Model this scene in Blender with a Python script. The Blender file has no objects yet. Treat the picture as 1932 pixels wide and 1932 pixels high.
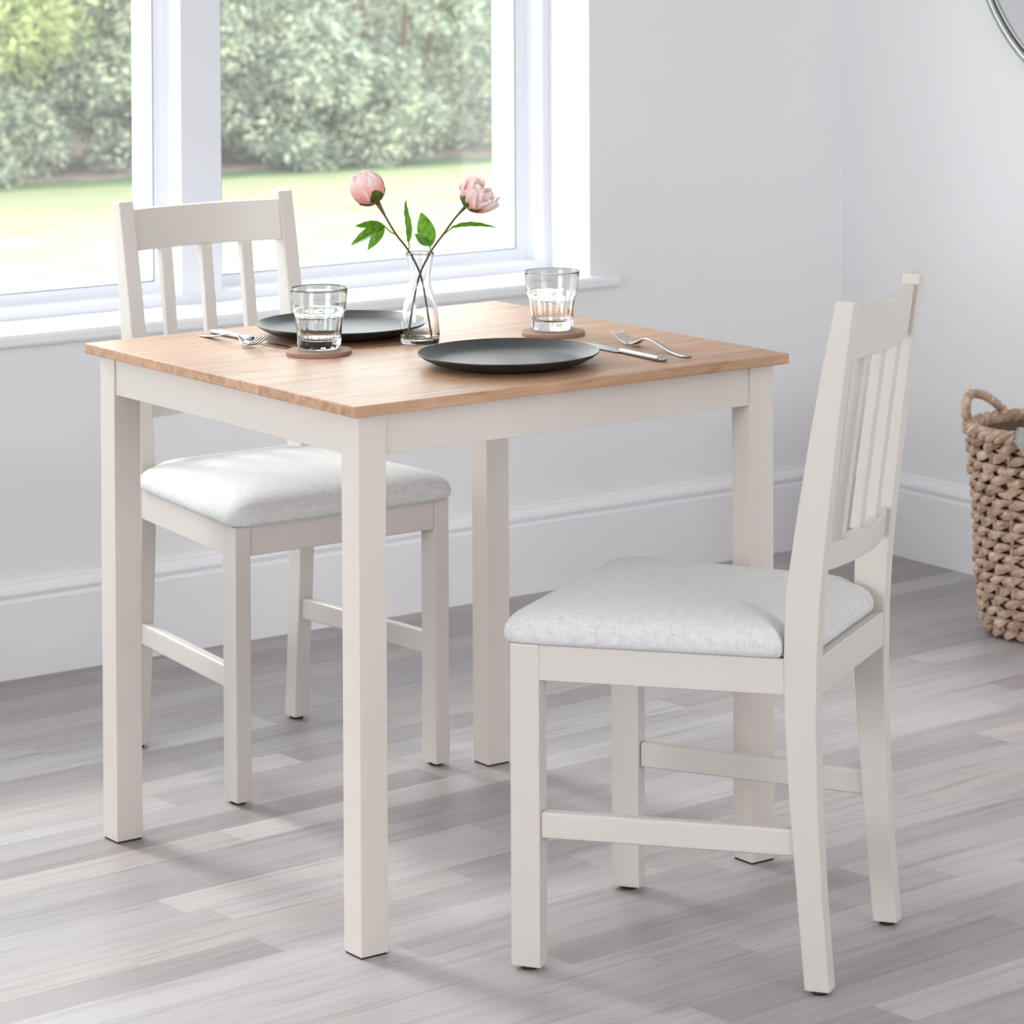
import bpy, bmesh, math, random
from mathutils import Vector, Matrix, noise
PI = math.pi
S = bpy.context.scene
COL = S.collection
random.seed(7)

# ---------------------------------------------------------------- camera
CAM_POS = Vector((-2.4145, -4.2329, 1.4905))
def camera_axes():
    yaw, pit, roll = 0.6552, 0.0189, -0.0037
    fwd = Vector((math.sin(yaw), math.cos(yaw), 0)); right = Vector((math.cos(yaw), -math.sin(yaw), 0)); up = Vector((0, 0, 1))
    f2 = math.cos(pit) * fwd - math.sin(pit) * up
    u2 = math.cos(pit) * up + math.sin(pit) * fwd
    r3 = math.cos(roll) * right + math.sin(roll) * u2
    u3 = math.cos(roll) * u2 - math.sin(roll) * right
    return r3, u3, f2
cr, cu, cf = camera_axes()
cd = bpy.data.cameras.new('camera'); cam = bpy.data.objects.new('camera', cd); COL.objects.link(cam)
cam.matrix_world = Matrix(((cr.x, cu.x, -cf.x, CAM_POS.x), (cr.y, cu.y, -cf.y, CAM_POS.y), (cr.z, cu.z, -cf.z, CAM_POS.z), (0, 0, 0, 1)))
cd.sensor_width = 36; cd.sensor_fit = 'HORIZONTAL'
cd.lens = 6357.1 / 1932 * 36
cd.shift_x = -386.8 / 1932
cd.shift_y = -1128.1 / 1932
cd.clip_start = 0.1; cd.clip_end = 300
cd.dof.use_dof = True; cd.dof.focus_distance = 4.75; cd.dof.aperture_fstop = 12
S.camera = cam

# ---------------------------------------------------------------- world, sun, added fill lights, exposure
w = bpy.data.worlds.new('world'); S.world = w; w.use_nodes = True
bg = w.node_tree.nodes['Background']
bg.inputs[0].default_value = (0.955, 0.985, 0.985, 1); bg.inputs[1].default_value = 4.4
sl = bpy.data.lights.new('sun', 'SUN'); sl.energy = 3.2; sl.angle = math.radians(15); sl.color = (1, .985, .96)   # hazy sun, high above the garden
so = bpy.data.objects.new('sun', sl); COL.objects.link(so)
so.rotation_euler = Vector((-0.15, 1.0, 0.80)).to_track_quat('Z', 'Y').to_euler()
def area(name, loc, direction, sx, sy, energy, color=(1, 1, 1)):
    l = bpy.data.lights.new(name, 'AREA'); l.shape = 'RECTANGLE'; l.size = sx; l.size_y = sy; l.energy = energy; l.color = color
    o = bpy.data.objects.new(name, l); COL.objects.link(o); o.location = loc
    o.rotation_euler = Vector(direction).to_track_quat('-Z', 'Y').to_euler()
    return o
# fill light added outside an invented opening in the left wall (out of view)
area('left_fill_light', (-4.16, -1.4, 1.55), (1, 0, -0.05), 1.9, 1.2, 46, (0.97, 0.98, 1.0))
# added fill lamp beyond a made-up gap in the wall behind the camera
area('rear_fill_light', (0.75, -5.66, 1.5), (0, 1, 0), 2.3, 1.5, 22, (1.0, 0.97, 0.97))
pl = area('main_window_portal', (0.08, 1.62, 1.40), (0, -1, 0), 3.0, 1.6, 1)
pl.data.cycles.is_portal = True
S.view_settings.view_transform = 'Standard'
S.view_settings.look = 'None'
S.view_settings.exposure = 0.27
S.view_settings.gamma = 1.0
S.view_settings.use_curve_mapping = False
S.cycles.max_bounces = 14; S.cycles.diffuse_bounces = 6; S.cycles.glossy_bounces = 5
S.cycles.transmission_bounces = 12; S.cycles.transparent_max_bounces = 12
S.cycles.sample_clamp_indirect = 6.0
S.cycles.caustics_reflective = False; S.cycles.caustics_refractive = True

# ---------------------------------------------------------------- material helpers
def srgb(r, g, b):
    f = lambda c: (c / 255 / 12.92) if c / 255 <= .04045 else ((c / 255 + .055) / 1.055) ** 2.4
    return (f(r), f(g), f(b), 1)
class NT:
    def __init__(s, name):
        s.m = bpy.data.materials.new(name); s.m.use_nodes = True; s.t = s.m.node_tree; s.t.nodes.clear()
        s.out = s.n('ShaderNodeOutputMaterial')
    def n(s, typ, **kw):
        x = s.t.nodes.new(typ)
        for k, v in kw.items(): setattr(x, k, v)
        return x
    def l(s, a, b): s.t.links.new(a, b)
    def set(s, sock, v):
        if isinstance(v, bpy.types.NodeSocket): s.l(v, sock)
        else: sock.default_value = v
    def math(s, op, a, b=0.0):
        x = s.n('ShaderNodeMath', operation=op); s.set(x.inputs[0], a); s.set(x.inputs[1], b); return x.outputs[0]
    def mix(s, fac, a, b, typ='MIX'):
        x = s.n('ShaderNodeMixRGB', blend_type=typ); s.set(x.inputs[0], fac); s.set(x.inputs[1], a); s.set(x.inputs[2], b); return x.outputs[0]
    def noise(s, vec, scale, detail=4, rough=.55, dist=0.0):
        x = s.n('ShaderNodeTexNoise'); s.set(x.inputs['Vector'], vec); x.inputs['Scale'].default_value = scale
        x.inputs['Detail'].default_value = detail; x.inputs['Roughness'].default_value = rough; x.inputs['Distortion'].default_value = dist
        return x.outputs[0]
    def ramp(s, fac, stops):
        x = s.n('ShaderNodeValToRGB'); s.l(fac, x.inputs[0]); e = x.color_ramp.elements
        while len(e) < len(stops): e.new(.5)
        for k, (p, c) in enumerate(stops): e[k].position = p; e[k].color = c
        return x.outputs[0]
    def mapping(s, vec, scale=(1, 1, 1), rot=(0, 0, 0), loc=(0, 0, 0)):
        x = s.n('ShaderNodeMapping'); s.set(x.inputs[0], vec); x.inputs['Scale'].default_value = scale
        x.inputs['Rotation'].default_value = rot; x.inputs['Location'].default_value = loc; return x.outputs[0]
    def bsdf(s, color=(.8, .8, .8, 1), rough=.5, metal=0.0, **kw):
        b = s.n('ShaderNodeBsdfPrincipled'); s.set(b.inputs['Base Color'], color); s.set(b.inputs['Roughness'], rough)
        b.inputs['Metallic'].default_value = metal
        for k, v in kw.items(): s.set(b.inputs[k.replace('_', ' ')], v)
        s.l(b.outputs[0], s.out.inputs[0]); return b
    def bump(s, b, h, strength, dist=.001):
        x = s.n('ShaderNodeBump'); x.inputs['Strength'].default_value = strength; x.inputs['Distance'].default_value = dist
        s.l(h, x.inputs['Height']); s.l(x.outputs[0], b.inputs['Normal'])
    def obj(s): return s.n('ShaderNodeTexCoord').outputs['Object']

def paint(name, col, rough=.45, var=.03, bumps=.05, scale=40):
    t = NT(name); c = t.obj(); nz = t.noise(c, scale * .2, 3)
    dark = tuple(x * (1 - var) for x in col[:3]) + (1,); lite = tuple(min(1, x * (1 + var)) for x in col[:3]) + (1,)
    b = t.bsdf(t.mix(nz, dark, lite), rough); t.bump(b, t.noise(c, scale * 6, 2), bumps, .0005); return t.m
M = {}
M['wall'] = paint('wall_paint', srgb(233, 233, 236), .75, .01, .1, 30)
M['greige'] = paint('rear_wall_paint', srgb(196, 192, 188), .75, .01, .1, 30)
M['white'] = paint('white_trim_paint', srgb(236, 236, 240), .45, .008, .03)
M['ceiling'] = paint('ceiling_paint', srgb(240, 240, 240), .8, .01, .05)
M['upvc'] = paint('white_window_frame', srgb(226, 228, 236), .3, .004, .0)
M['cream'] = paint('ivory_lacquer', srgb(213, 206, 199), .33, .012, .04, 60)
M['chair'] = paint('soft_white_lacquer', srgb(206, 200, 194), .33, .012, .04, 60)
M['rubber'] = paint('black_foot_pad', srgb(38, 36, 34), .8, .1, .1)
M['gasket'] = paint('grey_gasket', srgb(135, 137, 146), .6, .02, .0)
M['black'] = paint('black_gap', srgb(22, 22, 24), .4, .05, .0)

def floor_mat():
    t = NT('grey_oak_laminate'); c = t.mapping(t.obj(), rot=(0, 0, -math.radians(4.0)))
    sp = t.n('ShaderNodeSeparateXYZ'); t.l(c, sp.inputs[0]); x, y = sp.outputs[0], sp.outputs[1]
    ry = t.math('DIVIDE', t.math('ADD', y, .031), .0767); row = t.math('FLOOR', ry)
    wn = t.n('ShaderNodeTexWhiteNoise', noise_dimensions='1D'); t.l(row, wn.inputs['W'])
    rx = t.math('ADD', t.math('DIVIDE', x, .56), t.math('MULTIPLY', wn.outputs[0], 7.31)); colm = t.math('FLOOR', rx)
    cb = t.n('ShaderNodeCombineXYZ'); t.l(row, cb.inputs[0]); t.l(colm, cb.inputs[1])
    w2 = t.n('ShaderNodeTexWhiteNoise', noise_dimensions='3D'); t.l(cb.outputs[0], w2.inputs['Vector'])
    idv = w2.outputs[0]
    base = t.ramp(idv, [(0, srgb(138, 128, 126)), (.2, srgb(160, 154, 155)), (.4, srgb(170, 162, 158)), (.6, srgb(148, 141, 142)), (.8, srgb(174, 169, 170)), (1, srgb(184, 178, 174))])
    gv = t.n('ShaderNodeCombineXYZ'); t.l(t.math('ADD', t.math('MULTIPLY', x, .9), t.math('MULTIPLY', idv, 37.0)), gv.inputs[0]); t.l(t.math('MULTIPLY', y, 20.0), gv.inputs[1]); t.l(t.math('MULTIPLY', idv, 91.0), gv.inputs[2])
    g1 = t.noise(gv.outputs[0], 3.2, 8, .62, .5)
    gm = t.ramp(g1, [(.27, (.62, .58, .57, 1)), (.40, (.86, .84, .83, 1)), (.50, (1.0, .99, .99, 1)), (.70, (1.10, 1.10, 1.10, 1))])
    colr = t.mix(1.0, base, gm, 'MULTIPLY')
    g2 = t.noise(t.mapping(gv.outputs[0], (1, 7, 1)), 14, 4, .6)
    colr = t.mix(1.0, colr, t.ramp(g2, [(.3, (.80, .79, .79, 1)), (.5, (1, 1, 1, 1)), (.7, (1.07, 1.07, 1.07, 1))]), 'MULTIPLY')
    big = t.noise(t.mapping(c, (1, 6, 1)), 1.7, 3)
    colr = t.mix(t.math('MULTIPLY', big, .35), colr, srgb(160, 161, 174))
    # seams
    fy = t.math('FRACT', ry); ey = t.math('MINIMUM', fy, t.math('SUBTRACT', 1.0, fy))
    fx = t.math('FRACT', rx); ex = t.math('MINIMUM', fx, t.math('SUBTRACT', 1.0, fx))
    seam = t.math('MAXIMUM', t.math('LESS_THAN', ey, .007), t.math('LESS_THAN', ex, .0012))
    colr = t.mix(t.math('MULTIPLY', seam, .16), colr, srgb(95, 88, 86))
    b = t.bsdf(colr, t.ramp(g1, [(0, (.36,) * 3 + (1,)), (1, (.5,) * 3 + (1,))]), Specular_IOR_Level=.5)
    t.bump(b, g2, .12, .0006); return t.m
M['floor'] = floor_mat()

def oak(name, base, alongx=True):
    t = NT(name); c = t.obj()
    sp = t.n('ShaderNodeSeparateXYZ'); t.l(c, sp.inputs[0]); x, y, z = sp.outputs
    row = t.math('FLOOR', t.math('DIVIDE', t.math('ADD', y, 2.013), .094))
    wn = t.n('ShaderNodeTexWhiteNoise', noise_dimensions='1D'); t.l(row, wn.inputs['W'])
    rx = t.math('ADD', t.math('DIVIDE', x, .42), t.math('MULTIPLY', wn.outputs[0], 5.3)); colm = t.math('FLOOR', rx)
    cb = t.n('ShaderNodeCombineXYZ'); t.l(row, cb.inputs[0]); t.l(colm, cb.inputs[1])
    w2 = t.n('ShaderNodeTexWhiteNoise', noise_dimensions='3D'); t.l(cb.outputs[0], w2.inputs['Vector']); idv = w2.outputs[0]
    gv = t.n('ShaderNodeCombineXYZ'); t.l(t.math('ADD', x, t.math('MULTIPLY', idv, 23.0)), gv.inputs[0]); t.l(t.math('MULTIPLY', y, 9.0), gv.inputs[1]); t.l(t.math('MULTIPLY', z, 9.0), gv.inputs[2])
    g1 = t.noise(gv.outputs[0], 6.0, 7, .62, .9)
    g2 = t.noise(t.mapping(gv.outputs[0], (1, 8, 8)), 16, 4, .6)
    k = base
    col = t.ramp(g1, [(.28, srgb(k[0] - 42, k[1] - 46, k[2] - 44)), (.42, srgb(k[0] - 12, k[1] - 14, k[2] - 14)), (.55, srgb(*k)), (.75, srgb(min(255, k[0] + 14), min(255, k[1] + 16), min(255, k[2] + 18)))])
    col = t.mix(1.0, col, t.ramp(idv, [(0, (.9, .88, .87, 1)), (1, (1.06, 1.06, 1.05, 1))]), 'MULTIPLY')
    col = t.mix(1.0, col, t.ramp(g2, [(.3, (.9, .88, .86, 1)), (.65, (1.04, 1.04, 1.04, 1))]), 'MULTIPLY')
    b = t.bsdf(col, .38, Specular_IOR_Level=.4); t.bump(b, g2, .15, .0005); return t.m
M['oak'] = oak('oiled_oak', (192, 154, 125))

def fabric():
    t = NT('woven_pale_blue_grey_linen'); c = t.obj()
    d = t.noise(c, 40, 3); dv = t.mapping(c)
    wv = c
    def wave(direction, scale, dist):
        x = t.n('ShaderNodeTexWave', wave_type='BANDS', bands_direction=direction); t.l(wv, x.inputs[0]); x.inputs['Scale'].default_value = scale
        x.inputs['Distortion'].default_value = dist; x.inputs['Detail'].default_value = 2; x.inputs['Detail Scale'].default_value = 3; return x.outputs[1]
    a, b_ = wave('X', 105, .5), wave('Y', 105, .5)
    h = t.math('MULTIPLY', t.math('ADD', a, b_), .5)
    streak = t.noise(t.mapping(c, (60, 480, 90)), 1, 3); streak2 = t.noise(t.mapping(c, (480, 60, 90)), 1, 3)
    k = t.math('ADD', t.math('MULTIPLY', h, .10), t.math('ADD', t.math('MULTIPLY', streak, .45), t.math('MULTIPLY', streak2, .45)))
    col = t.ramp(k, [(.3, srgb(186, 189, 192)), (.48, srgb(206, 207, 208)), (.66, srgb(217, 217, 218))])
    b = t.bsdf(col, .9, Specular_IOR_Level=.15, Sheen_Weight=.15); t.bump(b, k, .55, .0012); return t.m
M['fabric'] = fabric()

def simple(name, col, rough, metal=0.0, **kw):
    t = NT(name); c = t.obj(); nz = t.noise(c, 60, 2)
    t.bsdf(t.mix(nz, tuple(x * .96 for x in col[:3]) + (1,), col), rough, metal, **kw); return t.m
M['plate'] = simple('slate_grey_stoneware', srgb(62, 63, 66), .38, Specular_IOR_Level=.4)
M['plate_under'] = simple('black_glaze', srgb(34, 33, 34), .4)
M['steel'] = simple('polished_steel', srgb(186, 186, 188), .2, 1.0)
M['silver'] = simple('brushed_silver', srgb(176, 177, 180), .3, 1.0)
M['mirror'] = simple('mirror_glass', srgb(235, 237, 238), .02, 1.0)
M['coaster'] = simple('walnut_coaster', srgb(150, 118, 100), .6)
def glassm(name, tint=(1, 1, 1, 1), ior=1.46):
    t = NT(name); g = t.n('ShaderNodeBsdfGlass'); g.inputs['Color'].default_value = tint; g.inputs['Roughness'].default_value = 0.0; g.inputs['IOR'].default_value = ior
    t.l(g.outputs[0], t.out.inputs[0]); return t.m
M['glass'] = glassm('clear_glass', (.995, 1, 1, 1), 1.42); M['thin_glass'] = glassm('thin_vase_glass', (.995, 1, 1, 1), 1.33)
def pane_mat():
    t = NT('window_pane_glass'); tr = t.n('ShaderNodeBsdfTransparent'); tr.inputs[0].default_value = (.97, .985, .98, 1)
    gl = t.n('ShaderNodeBsdfGlossy'); gl.inputs['Roughness'].default_value = .02
    mx = t.n('ShaderNodeMixShader'); mx.inputs[0].default_value = .14
    t.l(tr.outputs[0], mx.inputs[1]); t.l(gl.outputs[0], mx.inputs[2]); t.l(mx.outputs[0], t.out.inputs[0]); return t.m
M['pane'] = pane_mat()
def leafy(name, stops, trans=.35, rough=.6):
    t = NT(name); gi = t.n('ShaderNodeNewGeometry'); nz = t.noise(t.obj(), 2.6, 3)
    k = t.math('ADD', t.math('MULTIPLY', gi.outputs['Random Per Island'], .5), t.math('MULTIPLY', nz, .6))
    col = t.ramp(k, stops)
    d = t.n('ShaderNodeBsdfPrincipled'); t.l(col, d.inputs['Base Color']); d.inputs['Roughness'].default_value = rough
    tr = t.n('ShaderNodeBsdfTranslucent'); t.l(col, tr.inputs[0]); mx = t.n('ShaderNodeMixShader'); mx.inputs[0].default_value = trans
    t.l(d.outputs[0], mx.inputs[1]); t.l(tr.outputs[0], mx.inputs[2]); t.l(mx.outputs[0], t.out.inputs[0]); return t.m
M['sage'] = leafy('sage_green_foliage', [(.15, srgb(72, 90, 92)), (.36, srgb(116, 134, 128)), (.52, srgb(164, 176, 160)), (.70, srgb(228, 230, 206))])  # dark and pale ends imitate shaded hollows and lit tips
M['lime'] = leafy('yellow_green_foliage', [(.1, srgb(120, 142, 100)), (.4, srgb(160, 176, 122)), (.6, srgb(196, 204, 146)), (.9, srgb(228, 228, 178))])
M['bark'] = simple('brown_bark', srgb(112, 92, 78), .8)
def ground(name, a, b_, sc):
    t = NT(name); c = t.obj(); k = t.noise(c, sc, 6, .65); bs = t.bsdf(t.ramp(k, [(.35, a), (.65, b_)]), .9); t.bump(bs, k, .5, .02); return t.m
M['lawn'] = ground('lawn_grass', srgb(130, 138, 98), srgb(150, 154, 122), 1.3)  # base lawn colour, mottled by noise
M['lawn2'] = ground('painted_shade_grass', srgb(78, 100, 66), srgb(104, 122, 82), 2.0)  # grass darkened to paint in the shade along the lawn edge
M['soil'] = ground('bark_mulch', srgb(104, 90, 86), srgb(150, 132, 126), 5)
def petal_mat():
    t = NT('pink_silk_petal'); c = t.obj(); gi = t.n('ShaderNodeNewGeometry')
    at = t.n('ShaderNodeAttribute', attribute_name='edge'); nz = t.noise(c, 90, 3)
    k = t.math('ADD', t.math('MULTIPLY', at.outputs['Fac'], .8), t.math('MULTIPLY', nz, .3))
    col = t.ramp(k, [(.1, srgb(250, 158, 142)), (.42, srgb(253, 196, 186)), (.75, srgb(255, 240, 238))])
    d = t.n('ShaderNodeBsdfPrincipled'); t.l(col, d.inputs['Base Color']); d.inputs['Roughness'].default_value = .6
    tr = t.n('ShaderNodeBsdfTranslucent'); t.l(col, tr.inputs[0]); mx = t.n('ShaderNodeMixShader'); mx.inputs[0].default_value = .3
    t.l(d.outputs[0], mx.inputs[1]); t.l(tr.outputs[0], mx.inputs[2]); t.l(mx.outputs[0], t.out.inputs[0]); return t.m
M['petal'] = petal_mat()
def green(name, a, b_):
    t = NT(name); nz = t.noise(t.obj(), 120, 3); col = t.ramp(nz, [(.3, a), (.7, b_)])
    d = t.n('ShaderNodeBsdfPrincipled'); t.l(col, d.inputs['Base Color']); d.inputs['Roughness'].default_value = .42
    tr = t.n('ShaderNodeBsdfTranslucent'); t.l(col, tr.inputs[0]); mx = t.n('ShaderNodeMixShader'); mx.inputs[0].default_value = .4
    t.l(d.outputs[0], mx.inputs[1]); t.l(tr.outputs[0], mx.inputs[2]); t.l(mx.outputs[0], t.out.inputs[0]); return t.m
M['leaf'] = green('glossy_green_leaf', srgb(64, 122, 24), srgb(116, 168, 40))
M['sepal'] = green('olive_green_sepal', srgb(74, 92, 30), srgb(116, 130, 52))
M['stem'] = simple('brown_stem', srgb(98, 74, 60), .6)
def straw():
    t = NT('dried_water_hyacinth'); c = t.obj(); gi = t.n('ShaderNodeNewGeometry')
    n1 = t.noise(c, 45, 4, .6); n2 = t.noise(t.mapping(c, (1, 1, 5)), 160, 3)
    col = t.ramp(t.math('ADD', t.math('MULTIPLY', n1, .7), t.math('MULTIPLY', n2, .3)), [(.3, srgb(120, 92, 76)), (.48, srgb(180, 150, 128)), (.68, srgb(226, 203, 184))])
    b = t.bsdf(col, .65); t.bump(b, n2, .5, .002); return t.m
M['straw'] = straw()
M['straw_dark'] = simple('weave_gap_shade', srgb(112, 86, 70), .85)  # dark brown painted in as shade between the strands
def stripes():
    t = NT('striped_cotton'); a = t.n('ShaderNodeAttribute', attribute_name='vv')
    k = t.math('FRACT', t.math('MULTIPLY', a.outputs['Fac'], 1.0)); m = t.math('LESS_THAN', k, .32)
    t.bsdf(t.mix(m, srgb(236, 234, 230), srgb(62, 62, 68)), .9); return t.m
M['stripes'] = stripes()

# ---------------------------------------------------------------- geometry helpers
def obj(name, bm, mat, parent=None, smooth=False, loc=None):
    me = bpy.data.meshes.new(name); bm.normal_update(); bm.to_mesh(me); bm.free()
    for p in me.polygons: p.use_smooth = smooth
    for m in (mat if isinstance(mat, (list, tuple)) else [mat]): me.materials.append(m)
    o = bpy.data.objects.new(name, me); COL.objects.link(o)
    if parent: o.parent = parent
    if loc: o.location = loc
    return o
def thing(name, label, cat, loc=(0, 0, 0), rotz=0.0, group=None):
    o = bpy.data.objects.new(name, None); COL.objects.link(o); o.empty_display_size = .05
    o.location = loc; o.rotation_euler = (0, 0, rotz); return tag(o, label, cat, group)
def tag(o, label, cat, group=None, kind=None):
    o['label'] = label; o['category'] = cat
    if group: o['group'] = group
    if kind: o['kind'] = kind
    return o
def struct(o, label=None):
    o['kind'] = 'structure'
    if label: o['label'] = label
    return o
def BM(): return bmesh.new()
def hexa(bm, P, bevel=0.0, seg=2):
    """P: 8 points, bottom 4 ccw then top 4 ccw"""
    t = bmesh.new(); v = [t.verts.new(p) for p in P]
    for f in ((3, 2, 1, 0), (4, 5, 6, 7), (0, 1, 5, 4), (1, 2, 6, 5), (2, 3, 7, 6), (3, 0, 4, 7)): t.faces.new([v[i] for i in f])
    bmesh.ops.recalc_face_normals(t, faces=t.faces)
    if bevel: bmesh.ops.bevel(t, geom=t.edges[:], offset=bevel, segments=seg, profile=.6, affect='EDGES')
    merge(bm, t)
def merge(bm, t):
    me = bpy.data.meshes.new('tmp'); t.to_mesh(me); t.free(); bm.from_mesh(me); bpy.data.meshes.remove(me)
def box(bm, x0, x1, y0, y1, z0, z1, bevel=0.0, seg=2):
    hexa(bm, [(x0, y0, z0), (x1, y0, z0), (x1, y1, z0), (x0, y1, z0), (x0, y0, z1), (x1, y0, z1), (x1, y1, z1), (x0, y1, z1)], bevel, seg)
def prism(bm, poly, fn, a, b, bevel=0.0, seg=2):
    """extrude closed 2d poly between a and b; fn(u,v,t)->xyz"""
    t = bmesh.new(); A = [t.verts.new(fn(u, v, a)) for u, v in poly]; B = [t.verts.new(fn(u, v, b)) for u, v in poly]; n = len(poly)
    t.faces.new(A); t.faces.new(B[::-1])
    for i in range(n): t.faces.new((A[i], B[i], B[(i + 1) % n], A[(i + 1) % n]))
    bmesh.ops.recalc_face_normals(t, faces=t.faces)
    if bevel:
        es = [e for e in t.edges if e.calc_face_angle(0) > .6]
        bmesh.ops.bevel(t, geom=es, offset=bevel, segments=seg, profile=.6, affect='EDGES')
    merge(bm, t)
def lathe(bm, prof, n=48, rf=None, closed=False, z0=0.0, center=(0, 0)):
    """prof [(r,z)]; rf(theta,i,r)->r"""
    rings = []
    for i, (r, z) in enumerate(prof):
        if r < 1e-6: rings.append([bm.verts.new((center[0], center[1], z + z0))]); continue
        ring = []
        for k in range(n):
            th = 2 * PI * k / n; rr = rf(th, i, r) if rf else r
            ring.append(bm.verts.new((center[0] + rr * math.cos(th), center[1] + rr * math.sin(th), z + z0)))
        rings.append(ring)
    pairs = list(zip(rings, rings[1:]))
    if closed: pairs.append((rings[-1], rings[0]))
    for A, B in pairs:
        for k in range(n):
            k2 = (k + 1) % n
            if len(A) == 1 and len(B) == 1: continue
            if len(A) == 1: bm.faces.new((A[0], B[k2], B[k]))
            elif len(B) == 1: bm.faces.new((A[k], A[k2], B[0]))
            else: bm.faces.new((A[k], A[k2], B[k2], B[k]))
    bmesh.ops.recalc_face_normals(bm, faces=bm.faces)
def tube(bm, pts, rad, n=8, flat=None, twist=0.0, cap=True, up=Vector((0, 0, 1)), closed=False):
    """rad: number or list; flat: (a,b) cross-section factors"""
    pts = [Vector(p) for p in pts]; rings = []; N = len(pts)
    for i, p in enumerate(pts):
        if closed: d = pts[(i + 1) % N] - pts[i - 1]
        else: d = (pts[min(i + 1, N - 1)] - pts[max(i - 1, 0)])
        d.normalize(); s = d.cross(up)
        if s.length < 1e-4: s = d.cross(Vector((1, 0, 0)))
        s.normalize(); u = s.cross(d); r = rad[i] if isinstance(rad, (list, tuple)) else rad
        fa, fb = flat or (1, 1)
        rings.append([bm.verts.new(p + s * math.cos(2 * PI * k / n + twist * i) * r * fa + u * math.sin(2 * PI * k / n + twist * i) * r * fb) for k in range(n)])
    prs = list(zip(rings, rings[1:])) + ([(rings[-1], rings[0])] if closed else [])
    for A, B in prs:
        for k in range(n): bm.faces.new((A[k], A[(k + 1) % n], B[(k + 1) % n], B[k]))
    if cap and not closed: bm.faces.new(rings[0][::-1]); bm.faces.new(rings[-1])
def bez(P, n=16):
    """Catmull-Rom through points"""
    P = [Vector(p) for p in P]; Q = [2 * P[0] - P[1]] + P + [2 * P[-1] - P[-2]]; out = []
    for i in range(1, len(Q) - 2):
        for k in range(n):
            t = k / n; a, b, c, d = Q[i - 1:i + 3]
            out.append(.5 * ((2 * b) + (c - a) * t + (2 * a - 5 * b + 4 * c - d) * t * t + (3 * b - a - 3 * c + d) * t ** 3))
    out.append(P[-1]); return out
def lin(x, X, Y):
    if x <= X[0]: return Y[0]
    for a, b, c, d in zip(X, X[1:], Y, Y[1:]):
        if x <= b: return c + (d - c) * (x - a) / (b - a)
    return Y[-1]

# ---------------------------------------------------------------- room shell
YB, XR, ZC = 1.3594, 2.2202, 2.55
XL, YF = -4.0, -5.5
WX0, WX1, WZ0, WZ1 = -1.42, 1.5526, .6237, 2.2
WT = .29                                     # wall thickness
FY = YB + .1408                               # front face of the window frame
b = BM(); box(b, XL - .2, XR + .2, YF - .2, YB + WT, -.1, 0); struct(obj('floor', b, M['floor']))
b = BM(); box(b, XL - .2, XR + .2, YF - .2, YB + WT, ZC, ZC + .12); struct(obj('ceiling', b, M['ceiling']))
b = BM()
box(b, XL - .2, WX0, YB, YB + WT, 0, ZC); box(b, WX1, XR + .2, YB, YB + WT, 0, ZC)
box(b, WX0, WX1, YB, YB + WT, 0, WZ0 - .026); box(b, WX0, WX1, YB, YB + WT, WZ1, ZC)
struct(obj('wall_back', b, M['wall']))
b = BM(); box(b, XR, XR + .2, YF - .2, YB, 0, ZC); struct(obj('wall_right', b, M['wall']))
b = BM()
box(b, XL - .2, XL, YF, -2.4, 0, ZC); box(b, XL - .2, XL, -0.4, YB, 0, ZC); box(b, XL - .2, XL, -2.4, -0.4, 0, .9); box(b, XL - .2, XL, -2.4, -0.4, 2.2, ZC)  # opening made up to admit the left fill light
struct(obj('wall_left', b, M['wall']))
b = BM()
box(b, XL, -.45, YF - .2, YF, 0, ZC); box(b, 1.95, XR, YF - .2, YF, 0, ZC); box(b, -.45, 1.95, YF - .2, YF, 2.3, ZC); box(b, -.45, 1.95, YF - .2, YF, 0, .7)  # gap invented so the rear fill light can enter
struct(obj('wall_rear', b, M['greige']))

SK = [(0, 0), (.020, 0), (.020, .1385), (.0185, .1408), (.0135, .1415), (.0140, .1440), (.0165, .1480), (.0180, .1520), (.0178, .1550), (.0160, .1600), (.0130, .1650), (.0100, .1680), (.0086, .1690), (.0086, .1722), (.0070, .1736), (.0060, .1745), (0, .1745)]
b = BM(); prism(b, SK, lambda u, v, t: (t, YB - u, v), XL, XR); struct(obj('baseboard_back', b, M['white']))
b = BM(); prism(b, SK, lambda u, v, t: (XR - u, t, v), YF, YB - .0005); struct(obj('baseboard_right', b, M['white']))

# window_1: frame, mullion, casements, beads, panes, sill
def frame_ring(bm, x0, x1, z0, z1, prof):
    """prof [(inset x, y, inset z)] closed strip swept round a rectangle with mitred corners"""
    rings = []
    for ix, y, iz in prof:
        rings.append([bm.verts.new(p) for p in ((x0 + ix, y, z0 + iz), (x1 - ix, y, z0 + iz), (x1 - ix, y, z1 - iz), (x0 + ix, y, z1 - iz))])
    for A, B in zip(rings, rings[1:] + rings[:1]):
        for k in range(4): bm.faces.new((A[k], A[(k + 1) % 4], B[(k + 1) % 4], B[k]))
    bmesh.ops.recalc_face_normals(bm, faces=bm.faces)
b = BM()
FD = .143
frame_ring(b, WX0, WX1, WZ0, WZ1, [(0, FY, 0), (.0175, FY, .0175), (.0185, FY + .001, .0185), (.0185, FY + FD, .0185), (0, FY + FD, 0)])
win = struct(obj('window_1', b, M['upvc']), 'white framed double window looking onto the garden')
b = BM(); box(b, .6951, .7824, FY + .0004, FY + FD, WZ0 + .018, WZ1 - .018, .001); struct(obj('mullion', b, M['upvc'], win))
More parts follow.
